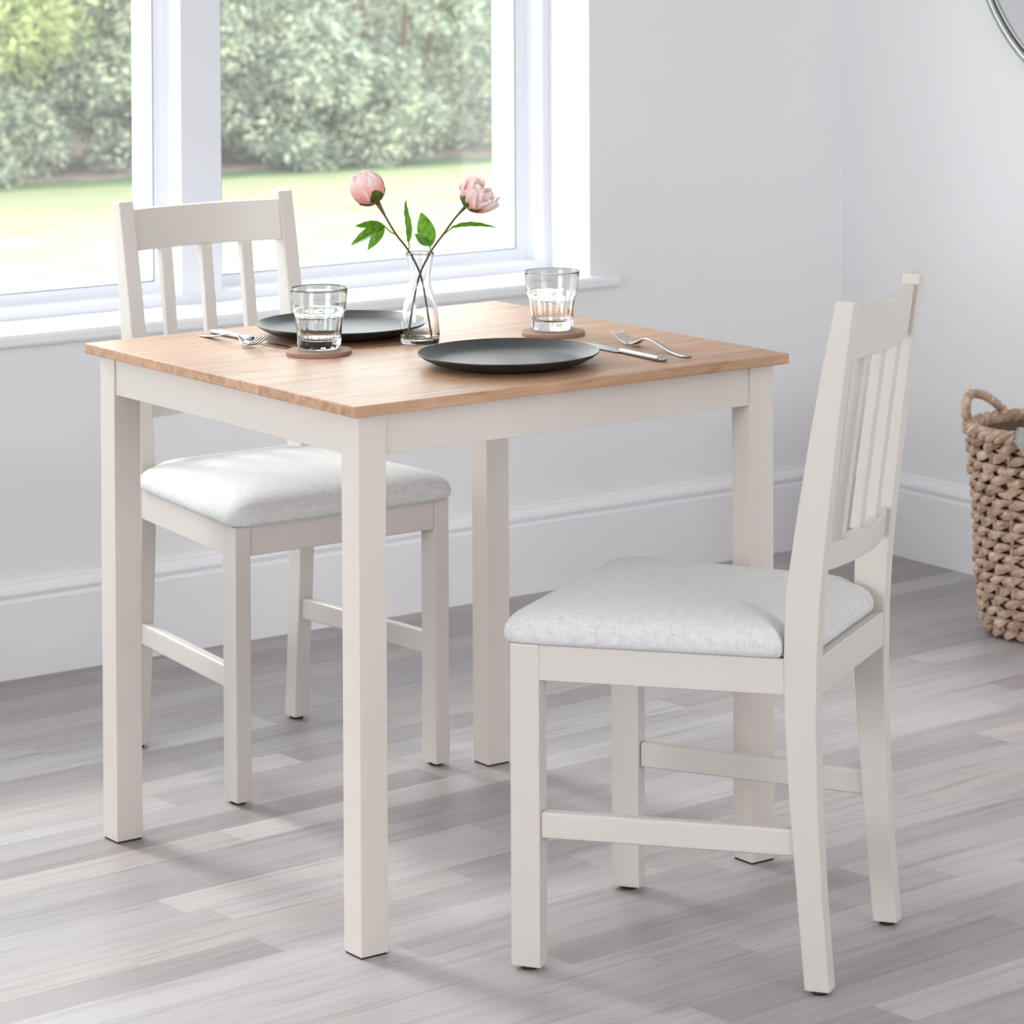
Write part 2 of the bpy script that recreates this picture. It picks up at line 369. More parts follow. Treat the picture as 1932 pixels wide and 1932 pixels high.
for (x0, x1) in ((WX0 + .0185, .6951), (.7824, WX1 - .0185)):
    z0, z1 = WZ0 + .0185, WZ1 - .0185
    b = BM()
    frame_ring(b, x0, x1, z0, z1, [(0, FY + .044, 0), (.003, FY + .048, .002), (.010, FY + .0525, .008), (.018, FY + .054, .014), (.0285, FY + .054, .0225), (.0293, FY + .055, .0233), (.0293, FY + FD, .0233), (0, FY + FD, 0)])
    cs = struct(obj('casement', b, M['upvc'], win))
    b = BM(); frame_ring(b, x0, x1, z0, z1, [(.0285, FY + .0555, .0225), (.0312, FY + .0555, .0252), (.0312, FY + .0580, .0252), (.0285, FY + .0580, .0225)])
    struct(obj('gasket', b, M['gasket'], cs))
    b = BM(); frame_ring(b, x0, x1, z0, z1, [(.029, FY + .0585, .0235), (.0312, FY + .0585, .0256), (.0325, FY + .094, .0345), (.029, FY + .094, .0235)])
    struct(obj('glazing_bead', b, M['upvc'], cs))
    b = BM(); box(b, x0 + .028, x1 - .028, FY + .095, FY + .098, z0 + .022, z1 - .022); struct(obj('pane', b, M['pane'], cs))
b = BM()
NP = [(FY + .02, WZ0 - .0255), (YB - .012, WZ0 - .0255), (YB - .0175, WZ0 - .0235), (YB - .0200, WZ0 - .0190), (YB - .0205, WZ0 - .0080), (YB - .0185, WZ0 - .0025), (YB - .0140, WZ0 + .0003), (YB - .008, WZ0 + .0010), (FY + .02, WZ0 + .001)]
prism(b, [(FY + .02, WZ0 - .0255), (YB - .0006, WZ0 - .0255), (YB - .0006, WZ0 + .001), (FY + .02, WZ0 + .001)], lambda u, v, t: (t, u, v), WX0 + .0006, WX1 - .0006)
prism(b, [p for p in NP[1:-1]] + [(YB - .0006, WZ0 + .001), (YB - .0006, WZ0 - .0255)], lambda u, v, t: (t, u, v), WX0 - .06, 1.6135)
struct(obj('window_sill', b, M['white'], win))

# ---------------------------------------------------------------- garden
GZ = -1.2
b = BM(); box(b, -25, 45, YB + WT + .05, 60, GZ - .3, GZ); struct(obj('lawn', b, M['lawn']))
def strip(name, y_front, zt, mat, x0=-14, x1=34, depth=8, amp=.12, seed=0.0, slope=-.10):
    b = BM(); n = 160; A = []; B = []
    for i in range(n + 1):
        x = x0 + (x1 - x0) * i / n; y = y_front + (x - 10) * slope + amp * noise.noise(Vector((x * .9, seed, 0))) + amp * .3 * noise.noise(Vector((x * 4, seed, 3)))
        A.append(b.verts.new((x, y, GZ + zt))); B.append(b.verts.new((x, y + depth, GZ + zt)))
    C = [b.verts.new((v.co.x, v.co.y, GZ - .01)) for v in A]
    for i in range(n): b.faces.new((A[i], A[i + 1], B[i + 1], B[i])); b.faces.new((C[i], C[i + 1], A[i + 1], A[i]))
    return struct(obj(name, b, mat))
strip('painted_shade_edge', 20.35, .006, M['lawn2'], seed=1.0)  # darker grass strip, shade put into its colour
strip('mulch_bed', 20.9, .03, M['soil'], seed=4.0, amp=.3)

def foliage(bm, puffs, nleaf, ls, seed):
    rnd = random.Random(seed)
    for (c, r) in puffs:
        for _ in range(nleaf):
            d = Vector((rnd.gauss(0, 1), rnd.gauss(0, 1), rnd.gauss(0, 1))).normalized()
            p = c + Vector((d.x * r, d.y * r, d.z * r * .75)) * rnd.uniform(.72, 1.05)
            L = ls * rnd.uniform(.7, 1.4); W_ = L * rnd.uniform(.35, .55)
            ax = (d + Vector((rnd.uniform(-.9, .9), rnd.uniform(-.9, .9), rnd.uniform(-.7, .5)))).normalized()
            s = ax.cross(d + Vector((rnd.uniform(-.5, .5), rnd.uniform(-.5, .5), rnd.uniform(-.3, .3))))
            if s.length < .05: continue
            s.normalize(); nn = s.cross(ax) * L * .12
            v = [bm.verts.new(q) for q in (p - ax * L * .5, p + s * W_ * .5 + nn, p + ax * L * .5 - nn * .6, p - s * W_ * .5 + nn)]
            bm.faces.new(v)
def shrub(name, label, cx, cy, rx, ry, h, mat, seed, npuff=38, nleaf=330, ls=.062, cat='shrub', zlo=.03, group='shrubs and trees beyond the lawn'):
    rnd = random.Random(seed); t = thing(name, label, cat, (cx, cy, GZ), 0, group)
    puffs = []
    for k in range(npuff):
        z = rnd.uniform(zlo, 1); az = rnd.uniform(0, 2 * PI); prof = math.sqrt(max(0, 1 - (2 * z - .9) ** 2 / 1.3))
        q = Vector((math.cos(az) * rx * prof, math.sin(az) * ry * prof, z * h)) * 1.0
        puffs.append((q, rnd.uniform(.2, .42) * min(1.4, rx / .9)))
    for k in range(npuff // 4): puffs.append((Vector((rnd.uniform(-.5, .5) * rx, rnd.uniform(-.5, .5) * ry, rnd.uniform(.2, .8) * h)), .45 * rx))
    b = BM(); foliage(b, puffs, nleaf, ls, seed + 1); obj('foliage', b, mat, t)
    b = BM()
    for k in range(5):
        a = 2 * PI * k / 5 + seed; tube(b, bez([(0, 0, -.02), (math.cos(a) * rx * .2, math.sin(a) * ry * .2, h * .3), (math.cos(a) * rx * .45, math.sin(a) * ry * .45, h * .62)], 6), [.05] * 7 + [.03] * 6, 6)
    obj('stem', b, M['bark'], t); return t
shrub('leafy_tree', 'yellow-green leafy tree filling the top left of the left window', 8.75, 21.1, 1.15, .9, 3.0, M['lime'], 11, 52, 230, .075, 'tree', .38)
shrub('garden_shrub', 'blue-green feathery shrub above the mulch in the left window', 10.25, 21.9, 1.15, .95, 2.7, M['sage'], 23, 64, 330)
shrub('garden_shrub', 'sage green shrub behind the central window mullion', 11.2, 21.5, .9, .8, 2.3, M['sage'], 31)
shrub('garden_shrub', 'tall sage shrub with a dark hollow at top middle of the right window', 12.1, 21.9, .9, .9, 2.8, M['sage'], 47, 54, 330)
shrub('garden_shrub', 'low rounded pale green shrub at the centre of the right window', 12.45, 20.75, .75, .55, 1.2, M['sage'], 53, 36, 300)
shrub('garden_shrub', 'pale shrub against the right edge of the right window', 13.4, 21.0, .95, .8, 2.2, M['sage'], 61)
shrub('garden_shrub', 'low shrub added for the dark shade below the yellow-green tree in the left window', 9.25, 21.25, .8, .5, .75, M['sage'], 67, 30, 260)  # invented shrub, fills the shaded spot and hides the trunk
shrub('garden_shrub', 'green shrub left of the garden view, beyond the frame', 7.2, 21.9, 1.1, .9, 2.4, M['sage'], 71)
shrub('garden_shrub', 'green shrub right of the garden view, beyond the frame', 15.2, 20.9, 1.1, .9, 2.4, M['sage'], 83)
for i, (x, y, lab) in enumerate(((8.6, 24.6, 'tall dark green tree behind the leafy tree at far left'), (11.6, 24.9, 'tall dark green tree behind the feathery shrub, left of the mullion'), (14.4, 24.2, 'tall dark green tree behind the right window shrubs'), (17.6, 24.0, 'tall dark green tree beyond the right end of the shrubs'))):
    shrub('background_tree', lab, x, y + .9, 1.4, 1.1, 3.3, M['sage'], 90 + i * 7, 70, 170, .12, 'tree', .05)

# ---------------------------------------------------------------- dining table
TX, TY, TR = .3, 0.0, .014
TA, TB, TH, TT = .7525, .7601, .75, .0152
tb = thing('dining_table', 'square dining table with oak top and ivory legs standing below the window', 'table', (TX, TY, 0), TR)
b = BM(); box(b, -TA / 2, TA / 2, -TB / 2, TB / 2, TH - TT, TH, .0018, 2); obj('tabletop', b, M['oak'], tb)
a_, b_, lw = TA / 2 - .0171, TB / 2 - .0171, .0435
for sx in (-1, 1):
    for sy in (-1, 1):
        b = BM(); xs = sorted((sx * a_, sx * (a_ - lw))); ys = sorted((sy * b_, sy * (b_ - lw)))
        box(b, *xs, *ys, .0026, TH - TT, .0012, 2); lg = obj('leg', b, M['cream'], tb)
        b = BM(); box(b, xs[0] + .0015, xs[1] - .0015, ys[0] + .0015, ys[1] - .0015, 0, .0026); obj('foot_pad', b, M['rubber'], lg)
for sy in (-1, 1):
    b = BM(); ys = sorted((sy * (b_ - .003), sy * (b_ - .021))); box(b, -a_ + lw, a_ - lw, *ys, .6770, TH - TT, .0006, 1); obj('apron', b, M['cream'], tb)
for sx in (-1, 1):
    b = BM(); xs = sorted((sx * (a_ - .003), sx * (a_ - .021))); box(b, *xs, -b_ + lw, b_ - lw, .6770, TH - TT, .0006, 1); obj('apron', b, M['cream'], tb)

# ---------------------------------------------------------------- chairs
Wf, Wb, la, lb = .3933, .3304, .0422, .0270
hr0, hr1, hc = .3896, .437, .9074
FXZ = [0, .12, .25, .36, .44, .52, .605, .726, .82, .9074]
FXX = [-.4016, -.3915, -.3810, -.3748, -.3739, -.3768, -.3930 + .0035, -.4120 + .002, -.4290 + .001, -.4468]
BXZ = [0, .12, .25, .36, .44, .52, .605, .726, .82, .9074]
BXX = [-.4360, -.4265, -.4200, -.4185, -.4198, -.4245, -.4335, -.4480, -.4600, -.4725]
fx = lambda z: lin(z, FXZ, FXX); bx_ = lambda z: lin(z, BXZ, BXX)
def chair(name, label, px, py, th):
    t = thing(name, label, 'chair', (px, py, 0), th, 'matching dining chairs')
    hf, hb = Wf / 2, Wb / 2
    for s in (1, -1):
        b = BM(); ys = sorted((s * hf, s * (hf - lb))); box(b, -la, 0, *ys, .005, hr1, .0022, 2); lg = obj('leg', b, M['chair'], t)
        b = BM(); lathe(b, [(0, 0), (.0105, 0), (.0115, .001), (.0115, .005), (0, .005)], 16, center=(-la / 2, s * (hf - lb / 2))); obj('foot_pad', b, M['rubber'], lg)
    for s in (1, -1):
        # rear leg and back post in one curved piece
        zs = [.005, .06, .12, .18, .25, .31, .36, .40, .44, .48, .52, .56, .605, .66, .726, .77, .82, .87, .9074]
        poly = [(fx(z), z) for z in zs] + [(bx_(z), z) for z in zs[::-1]]
        b = BM(); ys = sorted((s * hb, s * (hb - lb))); prism(b, poly, lambda u, v, q: (u, q, v), *ys, bevel=.0022)
        lg = obj('back_leg', b, M['chair'], t)
        b = BM(); lathe(b, [(0, 0), (.0105, 0), (.0115, .001), (.0115, .005), (0, .005)], 16, center=(fx(0) - .017, s * (hb - lb / 2))); obj('foot_pad', b, M['rubber'], lg)
    # seat frame rails
    b = BM(); box(b, -.020, -.002, -hf + lb, hf - lb, hr0, hr1, .001, 1); obj('front_rail', b, M['chair'], t)
    b = BM(); box(b, -.4180, -.400, -hb + lb, hb - lb, hr0, hr1, .001, 1); obj('back_rail', b, M['chair'], t)
    for s in (1, -1):
        b = BM(); y0, y1 = s * (hf - .001), s * (hb - .001); q = -s * .018
        hexa(b, [(-la + .001, y0, hr0), (-la + .001, y0 + q, hr0), (-.3752, y1 + q, hr0), (-.3752, y1, hr0), (-la + .001, y0, hr1), (-la + .001, y0 + q, hr1), (-.3745, y1 + q, hr1), (-.3745, y1, hr1)], .001, 1)
        obj('side_rail', b, M['chair'], t)
        b = BM(); y0, y1 = s * (hf - .004), s * (hb - .004); q = -s * .017; z0, z1 = .178, .2135
        hexa(b, [(-la + .0004, y0, z0), (-la + .0004, y0 + q, z0), (-.388, y1 + q, z0), (-.388, y1, z0), (-la + .0004, y0, z1), (-la + .0004, y0 + q, z1), (-.3855, y1 + q, z1), (-.3855, y1, z1)], .004, 3)
        obj('stretcher', b, M['chair'], t)
    # backrest rails, bowed backwards
    yi = hb - lb + .0005
    def bow(y): return -.019 * (1 - (y / yi) ** 2)
    def rail(nm, z0, z1, th_, off, bev):
        b = BM(); N = 16; P = []
        for i in range(N + 1):
            y = -yi + 2 * yi * i / N; xo = bow(y) + off
            P.append([b.verts.new(v) for v in ((bx_(z0) + th_ + xo, y, z0), (bx_(z1) + th_ + xo, y, z1), (bx_(z1) + xo, y, z1), (bx_(z0) + xo, y, z0))])
        for A, B in zip(P, P[1:]):
            for k in range(4): b.faces.new((A[k], A[(k + 1) % 4], B[(k + 1) % 4], B[k]))
        b.faces.new(P[0]); b.faces.new(P[-1][::-1]); bmesh.ops.recalc_face_normals(b, faces=b.faces)
        bmesh.ops.bevel(b, geom=[e for e in b.edges if e.calc_face_angle(0) > 1.0], offset=bev, segments=2, profile=.6, affect='EDGES')
        obj(nm, b, M['chair'], t)
    rail('top_rail', .8250, .8935, .0190, .0065, .0018)
    rail('lower_rail', .548, .5835, .0190, .0070, .0018)
    for k in (-1, 0, 1):
        y = k * .0764; b = BM(); zz = [.582, .62, .67, .72, .77, .8262]
        R = []
        for z in zz:
            xb_ = bx_(z) + lin(z, [.58, .826], [.0022, -.0012]) - (.0015 if k == 0 else 0); hw = .0102
            R.append([b.verts.new(v) for v in ((xb_ + .0145, y - hw, z), (xb_ + .0145, y + hw, z), (xb_, y + hw, z), (xb_, y - hw, z))])
        for A, B in zip(R, R[1:]):
            for j in range(4): b.faces.new((A[j], A[(j + 1) % 4], B[(j + 1) % 4], B[j]))
        b.faces.new(R[0]); b.faces.new(R[-1]); bmesh.ops.recalc_face_normals(b, faces=b.faces)
        bmesh.ops.bevel(b, geom=[e for e in b.edges if e.calc_face_angle(0) > 1.0 and abs((e.verts[0].co - e.verts[1].co).z) > .01], offset=.0018, segments=2, profile=.6, affect='EDGES')
        obj('slat', b, M['chair'], t)
    # seat cushion
    o = .012; yf = hf + o; yb = hb + .006; xr_ = -.3725; ypn = hb - lb - .003; xb = -.408
    corner = [(.014, -yf), (.014, yf), (xr_, yb), (xr_, ypn), (xb, ypn), (xb, -ypn), (xr_, -ypn), (xr_, -yb)]
    rad = [.038, .038, .004, .002, .012, .012, .002, .004]
    def outline(corner, rad):
        out = []; n = len(corner)
        for i, (c, r) in enumerate(zip(corner, rad)):
            p = Vector(corner[i - 1] + (0,)); q = Vector(c + (0,)); s = Vector(corner[(i + 1) % n] + (0,))
            d0 = (p - q).normalized(); d1 = (s - q).normalized(); m = max(2, int(r / .003))
            A, B = q + d0 * r, q + d1 * r
            for k in range(m + 1):
                u = k / m; out.append((1 - u) ** 2 * A + 2 * u * (1 - u) * q + u * u * B)
        res = []
        for i in range(len(out)):
            a, c = out[i], out[(i + 1) % len(out)]; m = max(1, int((c - a).length / .012))
            for k in range(m): res.append(a.lerp(c, k / m))
        return res
    P = outline(corner, rad); cc = Vector((-.19, 0, 0))
    L = [(.93, .4375), (.972, .4378), (.990, .4405), (.999, .4455), (1.0, .4510), (.996, .4570), (.984, .4630), (.965, .4685), (.935, .4735), (.89, .4785), (.82, .4830), (.72, .4865), (.58, .4890), (.4, .4903), (.2, .4908)]
    b = BM(); rings = [[b.verts.new((cc.x + (p.x - cc.x) * s_, cc.y + (p.y - cc.y) * s_, z)) for p in P] for s_, z in L]
    n = len(P)
    for A, B in zip(rings, rings[1:]):
        for k in range(n): b.faces.new((A[k], A[(k + 1) % n], B[(k + 1) % n], B[k]))
    top = b.verts.new((cc.x, 0, .4910)); bot = b.verts.new((cc.x, 0, .4375))
    for k in range(n): b.faces.new((rings[-1][k], rings[-1][(k + 1) % n], top)); b.faces.new((rings[0][(k + 1) % n], rings[0][k], bot))
    obj('seat_cushion', b, M['fabric'], t, smooth=True)
    return t
chair('dining_chair', 'white slat-back chair with pale grey seat, angled at the table front in the foreground', .2499, -.4150, 2.1425)
chair('dining_chair', 'white slat-back chair with pale grey seat tucked under the table by the window', .3717, .3732, -1.5776)

# ---------------------------------------------------------------- plates
def plate(label, x, y):
    t = thing('dinner_plate', label, 'plate', (x, y, TH), 0, 'dark grey dinner plates')
    b = BM(); top = [(0, .0052), (.06, .0054), (.098, .0062), (.108, .0078), (.116, .0112), (.124, .0158), (.1292, .0192), (.1305, .0200)]
    lathe(b, top, 96); obj('plate_face', b, M['plate'], t, True)
    b = BM(); und = [(.1305, .0200), (.1312, .0194), (.1306, .0178), (.124, .0130), (.112, .0070), (.098, .0034), (.088, .0022), (.0865, .0), (.083, .0), (.082, .0022), (0, .0022)]
    lathe(b, und, 96); obj('underside', b, M['plate_under'], t, True)
    return t
plate('round dark grey dinner plate at the front of the table, left of the knife', .2985, -.2055)
plate('round dark grey dinner plate at the back of the table, behind the vase', .2700, .2080)

# ---------------------------------------------------------------- coasters and tumblers
def coaster(label, x, y):
    b = BM(); lathe(b, [(0, 0), (.0472, 0), (.048, .0008), (.048, .0052), (.0472, .006), (0, .006)], 64)
    return tag(obj('coaster', b, M['coaster'], loc=(x, y, TH)), label, 'coaster', 'round wooden coasters')
coaster('round brown wooden coaster under the nearer left glass', .1389, .0579)
coaster('round brown wooden coaster under the right glass, partly behind the front plate', .5210, .0020)
def tumbler(label, x, y, rot):
    NF = 12; N = NF * 8
    def rf(amount):
        def f(th, i, r):
            k = amount[i]
            if k == 0: return r
            u = abs((th + rot) % (2 * PI / NF) - PI / NF) / (PI / NF)
            return r * (1 + k * (.020 * u ** 3 - .022 * (1 - u * u)))
        return f
    out = [(0, .0012), (.024, .0012), (.0265, 0), (.0300, .0006), (.0310, .003), (.0315, .006), (.0322, .014), (.0335, .026), (.0347, .036), (.0357, .045), (.0366, .0500), (.0383, .0535), (.0392, .0560), (.0396, .0600), (.0406, .0690), (.0416, .0790), (.0423, .0865), (.0425, .0885), (.0421, .0896)]
    am = [0, 0, 0, .2, .6, 1, 1, 1, 1, .9, .6, .2, 0, 0, 0, 0, 0, 0, 0]
    inn = [(.0413, .0896), (.0409, .0885), (.0398, .0800), (.0386, .0690), (.0374, .0600), (.0357, .0510), (.0338, .0420), (.0322, .0310), (.0307, .0225), (.0293, .0175), (.0262, .0142), (.0200, .0128), (.010, .0122), (0, .0120)]
    prof = out + inn; am = am + [0] * len(inn)
    b = BM(); lathe(b, prof, N, rf(am))
    o = obj('glass_tumbler', b, M['glass'], smooth=True, loc=(x, y, TH + .0062))
    return tag(o, label, 'drinking glass', 'glass tumblers')
tumbler('empty faceted glass tumbler on the left coaster, nearest the table corner', .1480, .0720, .1)
tumbler('empty faceted glass tumbler on the right coaster behind the front plate', .5290, .0170, .23)

# ---------------------------------------------------------------- vase and peonies
VX, VY = .3150, .0570
b = BM()
vo = [(0, .0004), (.024, .0004), (.0275, .0), (.0290, .0020), (.0293, .006), (.0292, .016), (.0286, .030), (.0272, .045), (.0247, .060), (.0212, .073), (.0182, .083), (.0167, .093), (.0166, .102), (.0176, .112), (.0192, .122), (.0206, .131), (.0214, .1365), (.0212, .1376)]
vi = [(.0200, .1376), (.0197, .1365), (.0188, .131), (.0173, .122), (.0157, .112), (.0147, .102), (.0148, .093), (.0163, .083), (.0193, .073), (.0228, .060), (.0253, .045), (.0267, .030), (.0273, .018), (.0266, .011), (.0240, .0082), (.014, .0070), (0, .0066)]
lathe(b, vo + vi, 64)
tag(obj('bud_vase', b, M['thin_glass'], smooth=True, loc=(VX, VY, TH)), 'clear waisted glass bud vase holding two pink peonies at the table centre', 'vase')

RV = Vector((.7929, -.6094, 0)); DV = Vector((.6094, .7929, 0))     # across the table and away from the chair side
def V3(x, y, z, d=0.0): return Vector((x, y, z)) + DV * d
def basis(axis):
    axis = Vector(axis).normalized(); s = axis.cross(Vector((0, 0, 1)));
    if s.length < .01: s = Vector((1, 0, 0))
    s.normalize(); return s, axis, s.cross(axis)
def leaf_mesh(bm, base, direction, normal, L, W, curl=.15, fold=.25, wob=0.0, pw=.8):
    d = Vector(direction).normalized(); n = Vector(normal); n = (n - d * n.dot(d)).normalized(); s = d.cross(n); N = 14
    rows = []
    for i in range(N + 1):
        t = i / N; wdt = W * .5 * (math.sin(PI * t ** pw) ** .85 if 0 < t < 1 else 0) + .0002
        c = Vector(base) + d * L * t + n * (-curl * L * t * t) + s * wob * math.sin(t * 5) * W
        row = []
        for q in (-1, -.5, 0, .5, 1):
            row.append(bm.verts.new(c + s * wdt * q + n * (abs(q) * wdt * fold + .0006 * math.sin(t * 30) * abs(q))))
        rows.append(row)
    for A, B in zip(rows, rows[1:]):
        for k in range(4): bm.faces.new((A[k], A[k + 1], B[k + 1], B[k]))
def petal(parent, origin, axis, az, polar0, polar1, R, width, ruffle, seed, thick=1.0, flare=0.0, name='petal', mat='petal'):
    """a curved sheet on an egg shape of radius R around the origin, from polar0 to polar1"""
    s, a, u = basis(axis); b = BM(); NU, NV = 12, 14; rnd = random.Random(seed); ph = rnd.uniform(0, 6)
    ly = b.verts.layers.float.new('edge'); G = []
    for i in range(NV + 1):
        t = i / NV; row = []
        po = polar0 + (polar1 - polar0) * t
        wd = width * (math.sin(PI * min(1, .12 + .88 * t ** .75) * .62 + .1)) * (1 - .55 * max(0, t - .72) / .28)
        for j in range(NU + 1):
            q = j / NU * 2 - 1
            aa = az + q * wd
            pol = po - (polar1 - polar0) * .13 * (q * q) * t
            rr = R * (1 + flare * t ** 2 + ruffle * (t ** 2) * math.sin(7 * q + ph) + ruffle * .6 * abs(q) ** 3 * math.sin(9 * t + ph))
            rd = math.sin(pol) * rr; hh = -math.cos(pol) * rr * 1.06
            p = Vector(origin) + a * hh + s * rd * math.cos(aa) + u * rd * math.sin(aa)
            v = b.verts.new(p); v[ly] = max(t ** 1.5, abs(q) ** 3 * .8); row.append(v)
        G.append(row)
    for A, B in zip(G, G[1:]):
        for k in range(NU): b.faces.new((A[k], A[k + 1], B[k + 1], B[k]))
    o = obj(name, b, M[mat], parent, True); return o
def rel(o, base):   # keep world placement under a parent at base
    for v in o.data.vertices: v.co -= base
def peony(label, base, stem_pts, rstem):
    t = thing('peony', label, 'flower', base, 0, 'pink peonies in the vase'); return t
# --- peony 1: closed round bud leaning left
B1 = Vector((.3285, .0455, .7570))
p1 = thing('peony', 'pink peony with a closed round bud, leaning left out of the vase', 'flower', B1, 0, 'pink peonies in the vase')
stem1 = [B1, V3(.3235, .0495, .795, .002), V3(.3155, .0545, .8488, .0035), V3(.3015, .0645, .8865, .003), V3(.2855, .0768, .9145), V3(.2750, .0850, .9370), V3(.2640, .0934, .9620)]
kids = []
b = BM(); pts = bez(stem1, 8); rr = [.0016] * len(pts)
for i in range(7): rr[-1 - i] = .0016 + .0024 * (1 - i / 7) ** 1.2
tube(b, pts, rr, 8); kids.append(obj('stem', b, M['stem'], p1, True))
ax1 = Vector((-.30, .22, .60)).normalized() * 1.0
SEP = -.35; C1 = V3(.2508, .1034, .9850)
ax1 = (C1 - V3(.2672, .0910, .9560)).normalized()
for k in range(5): kids.append(petal(p1, C1, ax1, k * 2.5, .35, 3.05, .0200 + .0005 * k, 1.0, .05, 100 + k))
for k in range(7): kids.append(petal(p1, C1, ax1, k * 2 * PI / 7 + .3, .25, 2.85 + .06 * (k % 3), .0232 + .0007 * (k % 3), .85, .055, 120 + k))
for k in range(8): kids.append(petal(p1, C1, ax1, k * 2 * PI / 8, .2, 2.2 + .28 * (k % 3), .0252 + .0008 * (k % 2), .74, .05, 140 + k))
for k in range(4): kids.append(petal(p1, C1, ax1, k * 2 * PI / 4 + SEP, .02, [1.75, 1.0, 1.25, 1.1][k], .0272, .66, .02, 170 + k, name='sepal', mat='sepal'))
# compound leaf on the left
b = BM(); tube(b, bez([V3(.2860, .0763, .9135), V3(.2780, .0820, .9190), V3(.2715, .0875, .9275)], 5), .0010, 6)
jn = V3(.2715, .0875, .9275)
leaf_mesh(b, jn, -RV * 1.0 + Vector((0, 0, .02)), Vector((-.2, -.6, .8)), .044, .017, .05, .3)
leaf_mesh(b, jn, -RV * .78 + Vector((0, 0, -.42)) - DV * .1, Vector((-.3, -.5, .8)), .058, .021, .05, .35)
leaf_mesh(b, jn, -RV * .42 + Vector((0, 0, -.62)) - DV * .2, Vector((-.2, -.8, .5)), .044, .015, .0, .35)
kids.append(obj('leaf', b, M['leaf'], p1, True))
b = BM(); tube(b, bez([V3(.2995, .0660, .8890), V3(.3015, .0645, .8960), V3(.3005, .0655, .9010)], 5), .0010, 6)
leaf_mesh(b, V3(.3005, .0655, .9005), Vector((.02, -.05, 1)), -RV * .75 - DV * .6, .066, .0175, -.06, .35, .3)
kids.append(obj('leaf', b, M['leaf'], p1, True))
for o in kids: rel(o, B1)
# --- peony 2: half open bloom leaning right
B2 = Vector((.2985, .0665, .7570))
p2 = thing('peony', 'pink peony with a half-open ruffled bloom, leaning right out of the vase', 'flower', B2, 0, 'pink peonies in the vase')
stem2 = [B2, V3(.3040, .0620, .798, -.001), V3(.3125, .0560, .8488, -.0025), V3(.3265, .0452, .8870, -.003), V3(.3445, .0315, .9185), V3(.3560, .0225, .9385), V3(.3725, .0130, .9590)]
kids = []
b = BM(); pts = bez(stem2, 8); rr = [.0016] * len(pts)
for i in range(6): rr[-1 - i] = .0016 + .0018 * (1 - i / 6) ** 1.2
tube(b, pts, rr, 8); kids.append(obj('stem', b, M['stem'], p2, True))
C2 = V3(.3850, .0005, .9750); ax2 = (RV * .62 + Vector((0, 0, .62)) - DV * .05).normalized()
for k in range(5): kids.append(petal(p2, C2, ax2, k * 1.3, .4, 2.5, .0165, .9, .06, 200 + k))
for k in range(6): kids.append(petal(p2, C2, ax2, k * 2 * PI / 6 + .4, .3, 2.15 + .15 * (k % 2), .0215, .8, .09, 220 + k, flare=.08))
for k in range(7): kids.append(petal(p2, C2, ax2, k * 2 * PI / 7, .2, 1.95 + .2 * (k % 2), .0245, .72, .10, 240 + k, flare=.22))
for k in range(6): kids.append(petal(p2, C2, ax2, k * 2 * PI / 6 + .2, .15, 1.75 + .1 * (k % 3), .0262, .62, .10, 260 + k, flare=.28))
for k in range(4): kids.append(petal(p2, C2, ax2, k * 2 * PI / 4 + .5, .02, [1.25, .95, 1.1, 1.3][k], .0280, .66, .02, 280 + k, name='sepal', mat='sepal'))
b = BM(); leaf_mesh(b, V3(.3700, .0120, .9640), (-RV * .35 + Vector((0, 0, 1))), -DV, .026, .009, .3, .5, .2); kids.append(obj('sepal', b, M['sepal'], p2, True))
b = BM(); tube(b, bez([V3(.3262, .0455, .8885), V3(.3265, .0452, .8930), V3(.3262, .0455, .8960)], 5), .0010, 6)
leaf_mesh(b, V3(.3262, .0455, .8950), (-RV * .25 + Vector((0, 0, 1))), -DV + RV * .2, .054, .027, .04, .22)
leaf_mesh(b, V3(.3255, .0460, .8975), (-RV * .95 + Vector((0, 0, .75))), -DV, .028, .013, .04, .22)
kids.append(obj('leaf', b, M['leaf'], p2, True))
b = BM(); tube(b, bez([V3(.3400, .0350, .9110), V3(.3470, .0295, .9185), V3(.3540, .0240, .9255)], 5), .0009, 6)
leaf_mesh(b, V3(.3500, .0270, .9230), (RV * 1.0 + Vector((0, 0, .26))), Vector((-.1, -.35, 1)), .068, .016, .28, .3)
kids.append(obj('leaf', b, M['leaf'], p2, True))
for o in kids: rel(o, B2)

